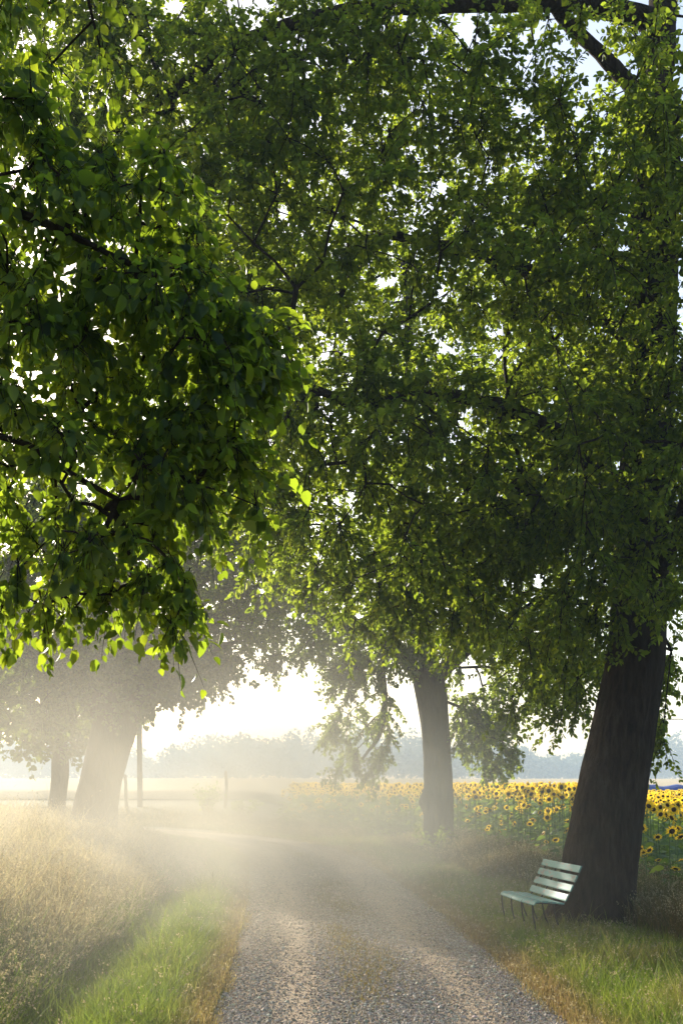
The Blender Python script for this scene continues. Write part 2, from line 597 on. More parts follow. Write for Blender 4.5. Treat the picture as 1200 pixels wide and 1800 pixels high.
    P0 = (1 - tt[..., None]) ** 2 * S[:, :, None] + 2 * (tt * (1 - tt))[..., None] * c1[:, :, None] + (tt ** 2)[..., None] * e1[:, :, None]
    Dl = np.repeat(D[:, :, None], per, 2)
    out = unit(np.cross(Dl, unit(g_.standard_normal(Dl.shape))))
    ax = Dl * 0.45 + out * 0.75
    ax[..., 2] -= droop * g_.uniform(0.3, 1.6, ax.shape[:-1])
    ax = unit(ax)
    nr = np.array([0, 0, 1.0]) + 0.75 * g_.standard_normal(ax.shape)
    nr = nr - (nr * ax).sum(-1, keepdims=True) * ax
    nr = unit(nr)
    P0 = P0.reshape(-1, 3) + unit(ax.reshape(-1, 3)) * 0.012
    Ls = leaf_len * np.exp(g_.normal(0, spread, len(P0)))
    vv, ff = leaves_arrays(P0, ax.reshape(-1, 3), nr.reshape(-1, 3), Ls, ratio, template)
    link('crown', np_mesh(name + '_crown', vv, [ff], True), leaf, root)
    return root


Nb = Nodes("bark_dark")
mp = Nb.n('ShaderNodeMapping'); mp.inputs['Scale'].default_value = (1, 1, 0.22)
Nb.l(Nb.n('ShaderNodeTexCoord').outputs['Object'], mp.inputs['Vector'])
bf1 = Nb.noise(17, 8, 0.65, mp.outputs[0]); bf2 = Nb.noise(2.2, 4)
bc = Nb.ramp(bf1, [(0.3, (0.009, 0.005, 0.003)), (0.5, (0.034, 0.021, 0.013)), (0.72, (0.062, 0.046, 0.034))])
bc = Nb.mix(Nb.ramp(bf2, [(0.5, (0, 0, 0)), (0.75, (0.55, 0.55, 0.55))]), bc, (0.026, 0.026, 0.015))
Nb.l(bc, Nb.b.inputs['Base Color'])
Nb.b.inputs['Roughness'].default_value = 0.95
Nb.b.inputs['Specular IOR Level'].default_value = 0.15
Nb.bump(bf1, 1.0, 0.07)
BARK = Nb.m

LEAF_OAK = leaf_material("oak_leaf", (0.023, 0.050, 0.010), (0.42, 0.56, 0.04))
LEAF_MID = leaf_material("mid_leaf", (0.026, 0.052, 0.012), (0.40, 0.54, 0.045))
LEAF_LEFT = leaf_material("left_leaf", (0.035, 0.058, 0.018), (0.20, 0.28, 0.035))  # duller translucent green for the bank and distant trees
LEAF_NEAR = leaf_material("mulberry_leaf", (0.018, 0.050, 0.020), (0.38, 0.54, 0.03), gloss=0.4)


def P(px, py, y):
    """where a sight line to photo pixel (px, py) is y metres ahead"""
    return (( px - 600) / 2200.0 * y, y, EYE - (py - 1375) / 2200.0 * y)


# -- the leaning tree by the bench
Y = 15.3
rt = [(3.07, Y, -0.08, 0.47), (3.10, Y, 0.25, 0.455), (3.17, Y, 0.9, 0.43), (3.30, Y, 1.7, 0.405), (3.46, Y, 2.5, 0.37), (3.60, Y, 3.3, 0.345), (3.68, Y + .1, 4.4, 0.33),
      (3.74, Y + .1, 6.0, 0.31), (3.80, Y, 7.6, 0.29), (3.84, Y, 9.0, 0.27), (3.86, Y, 9.8, 0.26)]
rl = [[(3.82, Y, 9.7, 0.22), (3.90, Y, 10.4, 0.19), (3.98, Y + .1, 11.2, 0.17), (4.0, Y + .2, 12.6, 0.14), (4.1, Y, 14.0, 0.08)],
      [(3.80, Y, 9.8, 0.15), (3.55, Y, 10.25, 0.105), (3.12, Y, 10.69, 0.09), (2.66, Y, 11.15, 0.085), (2.1, Y - .3, 12.0, 0.06)],
      [(3.97, Y + .1, 10.7, 0.16), (3.80, Y, 11.0, 0.15), (3.05, Y - .1, 11.18, 0.12), (2.05, Y - .3, 11.08, 0.10), (0.67, Y - .6, 10.86, 0.09), (-0.27, Y - .7, 10.70, 0.095),
       (-0.80, Y - .6, 10.57, 0.085), (-1.5, Y - .3, 10.48, 0.08), (-2.02, Y, 10.2, 0.075), (-2.84, Y + .3, 10.05, 0.05), (-3.7, Y + .6, 9.8, 0.03)],
      [(3.70, Y, 5.0, 0.16), (3.0, Y - .6, 5.5, 0.12), (2.1, Y - 1.2, 5.9, 0.09), (1.1, Y - 1.6, 6.0, 0.065), (0.1, Y - 1.8, 5.8, 0.04)],
      [(3.78, Y, 7.0, 0.15), (2.9, Y + .5, 7.9, 0.11), (1.8, Y + .8, 8.5, 0.08), (0.5, Y + .8, 8.8, 0.05)],
      [(3.66, Y, 4.0, 0.14), (3.9, Y - .9, 4.7, 0.10), (3.8, Y - 2.0, 5.3, 0.07), (3.6, Y - 3.0, 5.6, 0.04)],
      [(3.76, Y, 6.4, 0.13), (4.6, Y + .3, 7.2, 0.10), (5.6, Y + .4, 7.8, 0.06)]]
rb = [(0.9, 15.0, 8.0, 3.4, 2.7, 4.0, 470), (0.6, 13.6, 8.6, 2.0, 1.6, 1.6, 40), (0.5, 14.4, 5.0, 1.9, 2.4, 1.5, 105), (3.5, 13.2, 6.6, 1.9, 2.0, 2.9, 170), (3.1, 17.2, 4.8, 2.2, 1.8, 1.5, 80),
      (-1.3, 15.0, 9.4, 2.2, 2.6, 2.4, 130), (4.6, 16.5, 8.4, 2.2, 3.0, 3.6, 130), (4.35, 16.4, 3.0, 0.4, 0.5, 0.75, 7), (2.9, 17.6, 3.2, 0.7, 0.6, 0.5, 10),
      (2.2, 14.8, 4.4, 1.5, 2.0, 1.0, 60), (-2.6, 15.3, 9.6, 1.3, 1.2, 0.8, 30), (-2.8, 15.3, 10.6, 1.7, 1.4, 0.9, 48), (1.6, 8.0, 11.2, 4.0, 3.6, 2.3, 150)]  # last blob: crown overhead out of view, added to shade leaves and ground
make_tree('oak_tree', 'tall leafy tree with dark leaning trunk right behind the green bench', (3.07, Y, 0.0), rt, rl, rb, LEAF_OAK, BARK, 11,
          twigs=7, per=30, tw_len=0.6, leaf_len=0.066, ratio=0.70, tip_r=0.0048, droop=0.3, flare=0.42, attach_z=3.4,
          keep=lambda p: ~(((p[:, 0] > 1.7) & (p[:, 0] < 4.5) & (p[:, 2] > 9.4) & (p[:, 1] > 11.2)) & (np.sin(p[:, 0] * 37 + p[:, 2] * 53) > -0.25)) & ~((p[:, 2] > 10.3) & (p[:, 1] < 15.4) & (p[:, 1] > 11.2) & (p[:, 0] > -1.2)), hang=lambda p: sstep(6.0, 3.8, p[:, 2]))

# -- the straight tree beyond it, on the same side of the lane
Y = 30.8
mt = [(2.38, Y, -0.08, 0.37), (2.38, Y, 0.5, 0.355), (2.40, Y, 1.3, 0.35), (2.36, Y, 2.3, 0.335), (2.28, Y, 3.3, 0.35), (2.18, Y, 4.0, 0.40), (2.05, Y, 4.6, 0.36), (1.95, Y, 5.4, 0.30),
      (1.95, Y, 7.0, 0.25), (1.9, Y, 9.0, 0.19), (1.7, Y, 12.0, 0.13), (1.5, Y, 15.5, 0.05)]
ml = [[(2.12, Y, 4.2, 0.26), (1.5, Y - .2, 4.85, 0.22), (0.6, Y - .4, 5.35, 0.19), (-0.4, Y - .6, 5.8, 0.15), (-1.4, Y - .6, 6.4, 0.11), (-2.4, Y - .8, 7.2, 0.06)],
      [(2.2, Y, 4.2, 0.22), (2.9, Y + .2, 4.9, 0.18), (3.8, Y + .2, 5.5, 0.14), (4.9, Y, 6.2, 0.08)],
      [(1.1, Y - .3, 5.1, 0.09), (1.0, Y - .4, 4.4, 0.075), (1.05, Y - .4, 3.6, 0.065), (0.9, Y - .5, 2.9, 0.05), (0.5, Y - .5, 2.3, 0.03)],
      [(2.0, Y, 5.3, 0.2), (1.2, Y + .5, 6.6, 0.16), (0.2, Y + 1, 8.2, 0.1)]]
mb = [(0.9, 30.5, 9.6, 6.0, 4.6, 5.4, 490), (0.5, 30.5, 15.5, 5.0, 4.0, 3.0, 130), (0.45, 30.2, 3.5, 1.0, 0.9, 1.5, 40), (3.6, 31, 3.2, 0.75, 0.9, 1.2, 42), (4.8, 31, 5.2, 1.7, 1.8, 1.5, 60),
      (-1.6, 30.2, 5.6, 1.5, 1.5, 1.1, 40), (0.9, 30.3, 5.2, 1.8, 1.2, 0.8, 30)]
make_tree('roadside_tree', 'upright tree with burl on its trunk, halfway down the lane by the sunflowers', (2.38, Y, 0.0), mt, ml, mb, LEAF_MID, BARK, 23,
          twigs=7, per=24, tw_len=0.65, leaf_len=0.085, ratio=0.75, droop=0.3, flare=0.18, attach_z=3.6, sides=40,
          burl=[(1.35, 0.0, 0.22, 0.13)], hang=lambda p: sstep(5.0, 3.5, p[:, 2]))

# -- the misty tree on the left bank
Y = 31.0
lt_z = float(land(-6.15, Y)[0])
lt = [(-6.22, Y, lt_z - 0.1, 0.60), (-6.15, Y, lt_z + 0.4, 0.57), (-6.00, Y, lt_z + 1.2, 0.53), (-5.83, Y, lt_z + 1.9, 0.52), (-5.62, Y, lt_z + 2.7, 0.55), (-5.45, Y, lt_z + 3.5, 0.52), (-5.37, Y, lt_z + 4.7, 0.40), (-5.3, Y, lt_z + 7.0, 0.24)]
ll = [[(-5.5, Y, lt_z + 3.1, 0.33), (-4.65, Y - .2, lt_z + 4.0, 0.24), (-3.65, Y - .3, lt_z + 4.6, 0.16), (-2.7, Y - .3, lt_z + 4.8, 0.08)],
      [(-5.65, Y, lt_z + 2.9, 0.33), (-6.5, Y, lt_z + 3.8, 0.24), (-7.6, Y + .2, lt_z + 4.4, 0.16), (-9.0, Y + .3, lt_z + 4.9, 0.08)]]
lb = [(-5.5, 31, 6.9, 3.6, 3.5, 3.5, 360), (-7.7, 31.2, 4.2, 1.9, 1.7, 1.0, 60), (-4.0, 30.8, 4.8, 1.4, 1.4, 1.0, 45), (-5.5, 30.6, 4.7, 1.8, 1.3, 0.9, 50)]
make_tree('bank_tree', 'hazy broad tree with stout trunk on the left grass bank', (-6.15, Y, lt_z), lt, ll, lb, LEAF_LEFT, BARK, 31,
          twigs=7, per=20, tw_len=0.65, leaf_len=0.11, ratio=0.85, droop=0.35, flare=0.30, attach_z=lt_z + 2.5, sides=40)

Y = 45.0
fx = -10.3
fz = float(land(fx, Y)[0])
ft = [(fx, Y, fz - 0.1, 0.38), (fx + .05, Y, fz + 0.6, 0.33), (fx + .15, Y, fz + 1.5, 0.30), (fx + .2, Y, fz + 2.4, 0.30), (fx + .1, Y, fz + 4, 0.24), (fx, Y, fz + 6, 0.12)]
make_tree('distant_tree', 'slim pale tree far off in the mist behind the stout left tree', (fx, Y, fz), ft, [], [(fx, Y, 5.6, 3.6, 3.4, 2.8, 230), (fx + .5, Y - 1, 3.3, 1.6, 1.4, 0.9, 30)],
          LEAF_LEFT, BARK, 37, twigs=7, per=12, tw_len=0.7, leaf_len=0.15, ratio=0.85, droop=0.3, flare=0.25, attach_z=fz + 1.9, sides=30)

# -- the tree the near boughs on the left belong to
nx, ny = -3.3, 5.0
nz = float(land(nx, ny)[0])
nt_ = [(nx, ny, nz - 0.1, 0.34), (nx + .05, ny, nz + 0.8, 0.29), (nx + .1, ny, nz + 1.8, 0.28), (nx + .05, ny + .1, nz + 3, 0.24), (nx, ny + .2, nz + 5, 0.18), (nx, ny + .3, nz + 7, 0.08)]
nl = [[(nx + .1, ny, nz + 1.9, 0.13), (-2.5, 4.6, 3.4, 0.075), (-1.8, 4.35, 3.75, 0.034), (-1.2, 4.3, 3.72, 0.017), (-0.7, 4.25, 3.5, 0.009)],
      [(nx + .1, ny, nz + 1.7, 0.11), (-2.5, 4.6, 2.95, 0.06), (-1.8, 4.35, 3.1, 0.027), (-1.2, 4.25, 2.95, 0.013), (-0.75, 4.2, 2.7, 0.008)],
      [(nx + .05, ny, nz + 2.6, 0.11), (-2.4, 4.8, 4.3, 0.06), (-1.6, 4.6, 4.65, 0.026), (-0.9, 4.4, 4.55, 0.012)]]
nbl = [(-1.02, 4.3, 4.20, 0.30, 0.45, 0.36, 38), (-0.76, 4.3, 3.72, 0.36, 0.45, 0.22, 46), (-1.05, 4.3, 3.40, 0.44, 0.5, 0.42, 70), (-0.62, 4.3, 3.22, 0.40, 0.45, 0.28, 64),
       (-0.36, 4.3, 3.12, 0.16, 0.3, 0.30, 20), (-1.0, 4.3, 2.85, 0.52, 0.5, 0.26, 84), (-0.50, 4.3, 2.86, 0.22, 0.3, 0.26, 26), (-0.95, 4.2, 2.47, 0.44, 0.4, 0.14, 46), (-0.56, 4.2, 2.36, 0.06, 0.1, 0.14, 5),
       (-0.27, 4.1, 2.52, 0.03, 0.1, 0.20, 4), (-1.7, 4.4, 3.9, 0.6, 0.7, 0.6, 46), (-1.75, 5.1, 3.9, 0.45, 0.5, 0.6, 80), (-3.8, 6.2, 6.5, 2.0, 2.2, 2.0, 110), (-2.2, 5.4, 5.1, 0.9, 1.0, 0.9, 80), (-2.65, 6.9, 5.1, 0.8, 1.0, 0.7, 75)]  # later blobs: mostly unseen crown, added to shade the upper near leaves


def gaps(p):
    v = np.sin(p[:, 0] * 9.1 + 1.7 * np.sin(p[:, 2] * 5.3)) + np.sin(p[:, 2] * 11.3 + 1.1 * np.sin(p[:, 1] * 7.0) + 2.0) + 0.6 * np.sin(p[:, 1] * 13.0 + p[:, 0] * 6)
    return v > -1.05


make_tree('mulberry_tree', 'near tree whose big drooping leaves hang down the left foreground', (nx, ny, nz), nt_, nl, nbl, LEAF_NEAR, BARK, 41,
          twigs=7, per=8, tw_len=0.20, leaf_len=0.036, ratio=0.76, spread=0.28, tw_r=0.0014, keep=gaps, template=BIG, droop=0.55, flare=0.3, attach_z=nz + 1.7, sides=30, tip_r=0.0026,
          hang=lambda p: 0.05 + 0.6 * sstep(2.9, 2.3, p[:, 2]))

# ------------------------------------------------------------------ far country
g2 = np.random.default_rng(5)
wp, wa, wn_, wl = [], [], [], []
xw = -270.0
while xw < 270:
    for row in range(3):
        yy = 690 + row * 24 + g2.uniform(-9, 9)
        hgt = g2.uniform(13, 24) * (1.0 + 0.28 * math.sin(xw * 0.031 + 1) + 0.16 * math.sin(xw * 0.083 + row)) + (7 if -95 < xw < -20 else 0) + row * 1.5
        cw = g2.uniform(6.5, 10)
        z0 = float(land(xw, yy)[0])
        k = 520
        d = unit(g2.standard_normal((k, 3)))
        r = g2.random(k) ** 0.4
        p = np.array([xw + g2.uniform(-2, 2), yy, z0 + hgt * 0.52]) + d * r[:, None] * np.array([cw, cw, hgt * 0.5])
        wp.append(p); wa.append(unit(g2.standard_normal((k, 3)))); wn_.append(unit(g2.standard_normal((k, 3)) + d)); wl.append(g2.uniform(0.9, 2.0, k))
    xw += g2.uniform(6.0, 11)
wp, wa, wn_, wl = np.vstack(wp), np.vstack(wa), np.vstack(wn_), np.concatenate(wl)
wn_ = unit(wn_ - (wn_ * wa).sum(1, keepdims=True) * wa)
vv, ff = leaves_arrays(wp, wa, wn_, wl, 1.1, SMALL)
wd = link('distant_woodland', np_mesh('distant_woodland', vv, [ff], True), leaf_material("woodland_leaf", (0.045, 0.075, 0.03), (0.08, 0.12, 0.03), tfac=0.3))
tag(wd, 'far off wood fading blue in the haze beyond the fields', 'woodland', kind='stuff')

Nw = Nodes("ripe_wheat")
wf = Nw.noise(0.25, 5); wf2 = Nw.noise(6, 5)
Nw.l(Nw.mix(wf2, Nw.ramp(wf, [(0.35, (0.40, 0.31, 0.16)), (0.65, (0.50, 0.40, 0.22))]), (0.44, 0.35, 0.19)), Nw.b.inputs['Base Color'])
Nw.b.inputs['Roughness'].default_value = 0.9
Nw.bump(wf2, 0.6, 0.15)
wx = np.concatenate([[-400, -300, -200, -120], np.arange(-80, 82, 2.0), [120, 200, 300, 400]])
wy = np.concatenate([np.arange(74, 110, 1.0), np.arange(110, 319, 4.0), np.arange(320, 672, 16.0)])
wh = link('wheat_field', grid_mesh('wheat_field', wx, wy, lambda x, y: land(x, y) + 0.62 * sstep(73.5, 75.5, y) + 0.05 * noise2(x, y, 0.9, 12)), Nw.m)
tag(wh, 'pale ripe wheat field running up to the far wood', 'field', kind='structure')


# ------------------------------------------------------------------ grass
def in_view(x, y, margin=1.2):
    return np.abs(x) < (600 / 2200.0) * y + margin


def blades(name, x, y, z, h, wdt, col, lean=0.35, seeds=None, mat=None, label='', cat='grass', panicle=5):
    n_ = len(x)
    th = rng.uniform(0, 2 * math.pi, n_)
    fw = rng.uniform(0, 2 * math.pi, n_)
    ld = np.stack([np.cos(th), np.sin(th)], 1) * (h * lean * rng.uniform(0.2, 1.4, n_))[:, None]
    wv = np.stack([np.cos(fw), np.sin(fw), np.zeros(n_)], 1) * (wdt / 2)[:, None]
    base = np.stack([x, y, z], 1)

    def at(t):
        return base + np.column_stack([ld * (t ** 1.8), h * t * (1 - 0.12 * t)])
    p0, p1, p2, p3 = at(0.0) - np.array([0, 0, 0.02]), at(0.4), at(0.75), at(1.0)
    V = np.stack([p0 - wv, p0 + wv, p1 - wv * .9, p1 + wv * .9, p2 - wv * .6, p2 + wv * .6, p3], 1)
    o = np.arange(n_)[:, None] * 7
    Q = np.concatenate([o + np.array([0, 1, 3, 2]), o + np.array([2, 3, 5, 4])])
    T = o + np.array([4, 5, 6])
    Vall = [V.reshape(-1, 3)]; cols = [np.repeat(col, 7, 0)]; Fq = [Q]; Ft = [T]
    if seeds is not None and seeds.any():
        s = np.where(seeds)[0]
        m_ = len(s)
        K_ = panicle
        tq = rng.uniform(-0.45, 1.0, (m_, K_, 1))
        c0 = p3[s][:, None] + (p3[s] - p2[s])[:, None] * (tq - 1.0) * 0.8 + rng.standard_normal((m_, K_, 3)) * np.array([0.016, 0.016, 0.010]) * (1.15 - tq)
        c0 = c0.reshape(-1, 3); ys = np.repeat(y[s], K_)
        dirn = unit(np.repeat(p3[s] - p2[s], K_, 0) * 6 + 0.5 * rng.standard_normal((m_ * K_, 3)))
        ln = rng.uniform(0.012, 0.024, m_ * K_)[:, None] * (1 + ys[:, None] / 40)
        ww = rng.uniform(0.0022, 0.0042, m_ * K_)[:, None] * (1 + ys[:, None] / 22)
        a_ = unit(np.cross(dirn, np.array([0.3, 0.2, 1.0]))); b_ = np.cross(dirn, a_)
        c1 = c0 + dirn * ln * 0.45; c2 = c0 + dirn * ln
        SV = np.stack([c0, c1 + a_ * ww, c2, c1 - a_ * ww, c1 + b_ * ww, c1 - b_ * ww], 1)
        so = 7 * n_ + np.arange(m_ * K_)[:, None] * 6
        Fq += [so + np.array([0, 1, 2, 3]), so + np.array([0, 4, 2, 5])]
        Vall.append(SV.reshape(-1, 3))
        sc_ = np.repeat(np.array([0.50, 0.43, 0.30]) * rng.uniform(0.55, 1.2, (m_, 1)) * np.array([1, 1, 1]), K_, 0)
        cols.append(np.repeat(sc_, 6, 0))
    o = link(name, np_mesh(name, np.vstack(Vall), [np.vstack(Fq), np.vstack(Ft)], True, np.vstack(cols)), mat)
    return tag(o, label, cat, kind='stuff')


GRASS = tint_material("grass_blade", 0.5)


def mixcol(a, b, t):
    return np.array(a)[None] * (1 - t[:, None]) + np.array(b)[None] * t[:, None]


GREEN, LIME, STRAW, RUSSET = (0.12, 0.19, 0.032), (0.25, 0.31, 0.05), (0.43, 0.37, 0.24), (0.27, 0.19, 0.10)

# tall dry meadow grass on the left bank
n_ = 240000
y = scatter_y(n_, 7.5, 62, 1.75)
x = rng.uniform(-1, 1, n_) * 0 + (-1.0 - rng.random(n_) ** 0.8 * (0.28 * y + 1.5))
d = lane_dist(x, y); e = -d - HALF
ok = (d < 0) & (e > 1.38 + 0.15 * noise2(x, y, 1.7, 8)) & in_view(x, y)
ok |= (d < 0) & (e > 0.9) & (y > 24) & in_view(x, y)
x, y, e = x[ok], y[ok], e[ok]
z = land(x, y)
cl = noise2(x, y, 1.1, 21)
dryness = np.clip(0.50 + 0.55 * cl + 0.25 * sstep(1.0, 3.0, e) + 0.3 * sstep(10, 16, y) - 0.7 * sstep(15, 9, y) + 0.22 * rng.standard_normal(len(x)), 0, 1)
h = (0.20 + 0.36 * sstep(1.2, 4.2, e)) * np.exp(rng.normal(-0.15, 0.33, len(x))) * (0.95 + 0.35 * cl)
colr = mixcol((0.13, 0.20, 0.035), STRAW, dryness) * rng.uniform(0.7, 1.25, (len(x), 1))
rus = rng.random(len(x)) < 0.12
colr[rus] = np.array(RUSSET) * rng.uniform(0.7, 1.2, (rus.sum(), 1))
blades('meadow_grass', x, y, z, h, 0.0042 * (1 + y / 16), colr, 0.6, rng.random(len(x)) < 0.36, GRASS, 'tall dry seeding grass on the left bank', 'tall grass', panicle=6)


# short green verge on both sides, straw coloured next to the gravel
def verge(name, side, n_, y1, label, emax):
    y = scatter_y(n_, 7.8, y1, 1.9)
    e = rng.uniform(-0.10, emax, n_)
    x = lane_x(y) + side * (HALF + e)
    d = lane_dist(x, y); e = np.abs(d) - HALF
    ok = in_view(x, y) & (np.sign(d) == side) & (rng.random(n_) < sstep(-0.14, 0.10, e + 0.10 * noise2(x, y, 4, 31)))
    x, y, e = x[ok], y[ok], e[ok]
    z = land(x, y)
    nz_ = noise2(x, y, 2.3, 33 + side)
    dry = np.clip(sstep(0.40, 0.05, e + 0.12 * nz_) + (0.25 * nz_ - 0.02 if side < 0 else 0.8 * nz_ + 0.22 + 0.35 * sstep(1.7, 2.6, e)) + 0.16 * rng.standard_normal(len(x)), 0, 1)
    g1 = mixcol(GREEN, LIME, np.clip(0.5 + 0.5 * noise2(x, y, 3, 36) + 0.2 * rng.standard_normal(len(x)), 0, 1))
    dr = np.where((rng.random(len(x)) < 0.45)[:, None], np.array(RUSSET)[None], np.array((0.30, 0.24, 0.10))[None])
    colr = g1 * (1 - dry[:, None]) + dr * dry[:, None]
    colr *= rng.uniform(0.7, 1.25, (len(x), 1))
    h = (0.05 + (0.10 if side < 0 else 0.075 + 0.07 * sstep(13.5, 10.5, y)) * sstep(0.0, 0.5, e)) * np.exp(rng.normal(-0.12, 0.36, len(x))) * (1 + 0.45 * nz_)
    blades(name, x, y, z, h, 0.0042 * (1 + y / 18), colr, 0.55, rng.random(len(x)) < (0.012 if side < 0 else 0.035), GRASS, label, 'verge grass')


verge('verge_grass', -1, 130000, 40, 'short bright green grass strip left of the gravel lane', 1.6)
verge('verge_grass', 1, 210000, 44, 'short green and straw grass verge around the bench and tree', 3.4)

# sparse grass along the middle of the lane
n_ = 15000
y = scatter_y(n_, 8.5, 36, 1.9)
t = rng.standard_normal(n_) * 0.16
x = lane_x(y) + t
ok = (noise2(x * 2.2, y, 1.3, 44) + 0.25 * rng.standard_normal(n_) > 0.10)
x, y, t = x[ok], y[ok], t[ok]
colr = mixcol((0.25, 0.18, 0.06), (0.14, 0.14, 0.04), rng.random(len(x))) * rng.uniform(0.6, 1.2, (len(x), 1))
blades('dry_grass', x, y, lane_height(t), rng.uniform(0.015, 0.05, len(x)), 0.004 * (1 + y / 18), colr, 0.8, None, GRASS, 'sparse ochre grass growing down the middle of the lane', 'dry grass')

# tall weeds and grasses between the verge and the sunflowers
n_ = 90000
y = scatter_y(n_, 10, 56, 1.6)
e = rng.uniform(1.5, 3.4, n_)
j = np.clip(np.searchsorted(LANE[:420, 1], y), 0, 419)
x = lane_x(y) + HALF + e
far = y > 34
kk = rng.integers(170, 262, far.sum())
x[far] = LANE[kk, 0] + LT[kk, 1] * (HALF + e[far] - 0.8); y[far] = LANE[kk, 1] - LT[kk, 0] * (HALF + e[far] - 0.8)
d = lane_dist(x, y); e = d - HALF
ok = in_view(x, y) & (e > 0.6) & ((e > 2.0 + 0.3 * noise2(x, y, 1.6, 51)) | (y > 22)) & (np.hypot(x - 3.07, y - 15.3) > 0.6)
x, y, e = x[ok], y[ok], e[ok]
cl = noise2(x, y, 1.5, 52)
dry = np.clip(0.45 + 0.5 * cl + 0.25 * rng.standard_normal(len(x)), 0, 1)
colr = mixcol((0.07, 0.11, 0.028), (0.27, 0.19, 0.10), dry) * rng.uniform(0.7, 1.25, (len(x), 1))
h = (0.25 + 0.30 * sstep(1.6, 2.6, e)) * rng.uniform(0.5, 1.35, len(x)) * (1 + 0.3 * cl)
blades('tall_weeds', x, y, land(x, y), h, 0.005 * (1 + y / 20), colr, 0.35, rng.random(len(x)) < 0.15, GRASS, 'tall brownish weeds along the edge of the sunflower field', 'weeds')

# ------------------------------------------------------------------ bench
PAINT = Nodes("worn_mint_paint")
pmap = PAINT.n('ShaderNodeMapping'); pmap.inputs['Scale'].default_value = (1, 0.35, 1)
PAINT.l(PAINT.n('ShaderNodeTexCoord').outputs['Object'], pmap.inputs['Vector'])
pf = PAINT.noise(16, 7, 0.65, pmap.outputs[0]); pf2 = PAINT.noise(55, 4, 0.7)
pm = PAINT.mix(0.35, pf, pf2)
pc = PAINT.mix(PAINT.ramp(pf2, [(0.3, (0, 0, 0)), (0.8, (1, 1, 1))]), (0.075, 0.24, 0.20), (0.15, 0.34, 0.285))
PAINT.l(PAINT.mix(PAINT.ramp(pm, [(0.535, (0, 0, 0)), (0.57, (1, 1, 1))]), pc, (0.21, 0.17, 0.13)), PAINT.b.inputs['Base Color'])
PAINT.b.inputs['Roughness'].default_value = 0.5
PAINT.bump(pm, 0.25, 0.003)
IRON = plain("dark_iron", (0.022, 0.026, 0.022), (0.06, 0.05, 0.04), 40, 0.55, 0.3, 0.002)

bench = empty('bench', (2.25, 14.76, 0.03))
tag(bench, 'weathered mint green slatted bench beside the leaning trunk', 'bench')
bench_yaw = math.atan2(0.205, 1.36)
bench.rotation_euler = (0, 0, bench_yaw)
BL = 1.37


def local(name, bm, mat, parent):
    me = bpy.data.meshes.new(name)
    bm.to_mesh(me); bm.free()
    me.materials.append(mat)
    o = bpy.data.objects.new(name, me)
    C.objects.link(o)
    o.parent = parent
    return o


def slat(cx_, cz_, ang, width, thick, bow, seed, curl=0.0):
    """one board lying along local Y; ang tilts its width in the XZ plane; curl rounds the front edge down"""
    g_ = random.Random(seed)
    bm = bmesh.new()
    ny_, nw = 16, 6
    off = g_.uniform(-0.012, 0.012)
    tw = g_.uniform(-0.03, 0.03)
    rings = []
    for i in range(ny_ + 1):
        yy = -BL / 2 + BL * i / ny_ + off
        sag = bow * math.sin(math.pi * i / ny_)
        ring = []
        top = []; bot = []
        for k in range(nw + 1):
            s = -width / 2 + width * k / nw
            a_ = ang + tw * (i / ny_ - 0.5)
            drop = -curl * max(0.0, (-s / width + 0.1)) ** 2
            edge = 0.003 if k in (0, nw) else 0.0
            for lst, tt in ((top, thick / 2 - edge), (bot, -thick / 2 + edge)):
                u_, v_ = s, tt + drop
                lst.append((cx_ + u_ * math.cos(a_) - v_ * math.sin(a_), yy, cz_ + u_ * math.sin(a_) + v_ * math.cos(a_) - sag))
        for q in top + bot[::-1]:
            ring.append(bm.verts.new(q))
        rings.append(ring)
    m_ = len(rings[0])
    for i in range(ny_):
        for k in range(m_):
            bm.faces.new((rings[i][k], rings[i][(k + 1) % m_], rings[i + 1][(k + 1) % m_], rings[i + 1][k]))
    bm.faces.new(rings[0][::-1]); bm.faces.new(rings[-1])
    bmesh.ops.recalc_face_normals(bm, faces=bm.faces)
    return bm


def rod(pts, r, sides=8, flat=1.0):
    bm = bmesh.new()
    v_, f_ = tube_mesh([(resample(np.array(pts, float), 0.03), np.full(len(resample(np.array(pts, float), 0.03)), r))], sides)
    vs_ = [bm.verts.new(q) for q in v_]
    for q in f_: bm.faces.new([vs_[k] for k in q])
    bm.faces.new(vs_[:sides][::-1]); bm.faces.new(vs_[-sides:])
    bmesh.ops.recalc_face_normals(bm, faces=bm.faces)
    for fc in bm.faces: fc.smooth = True
    return bm


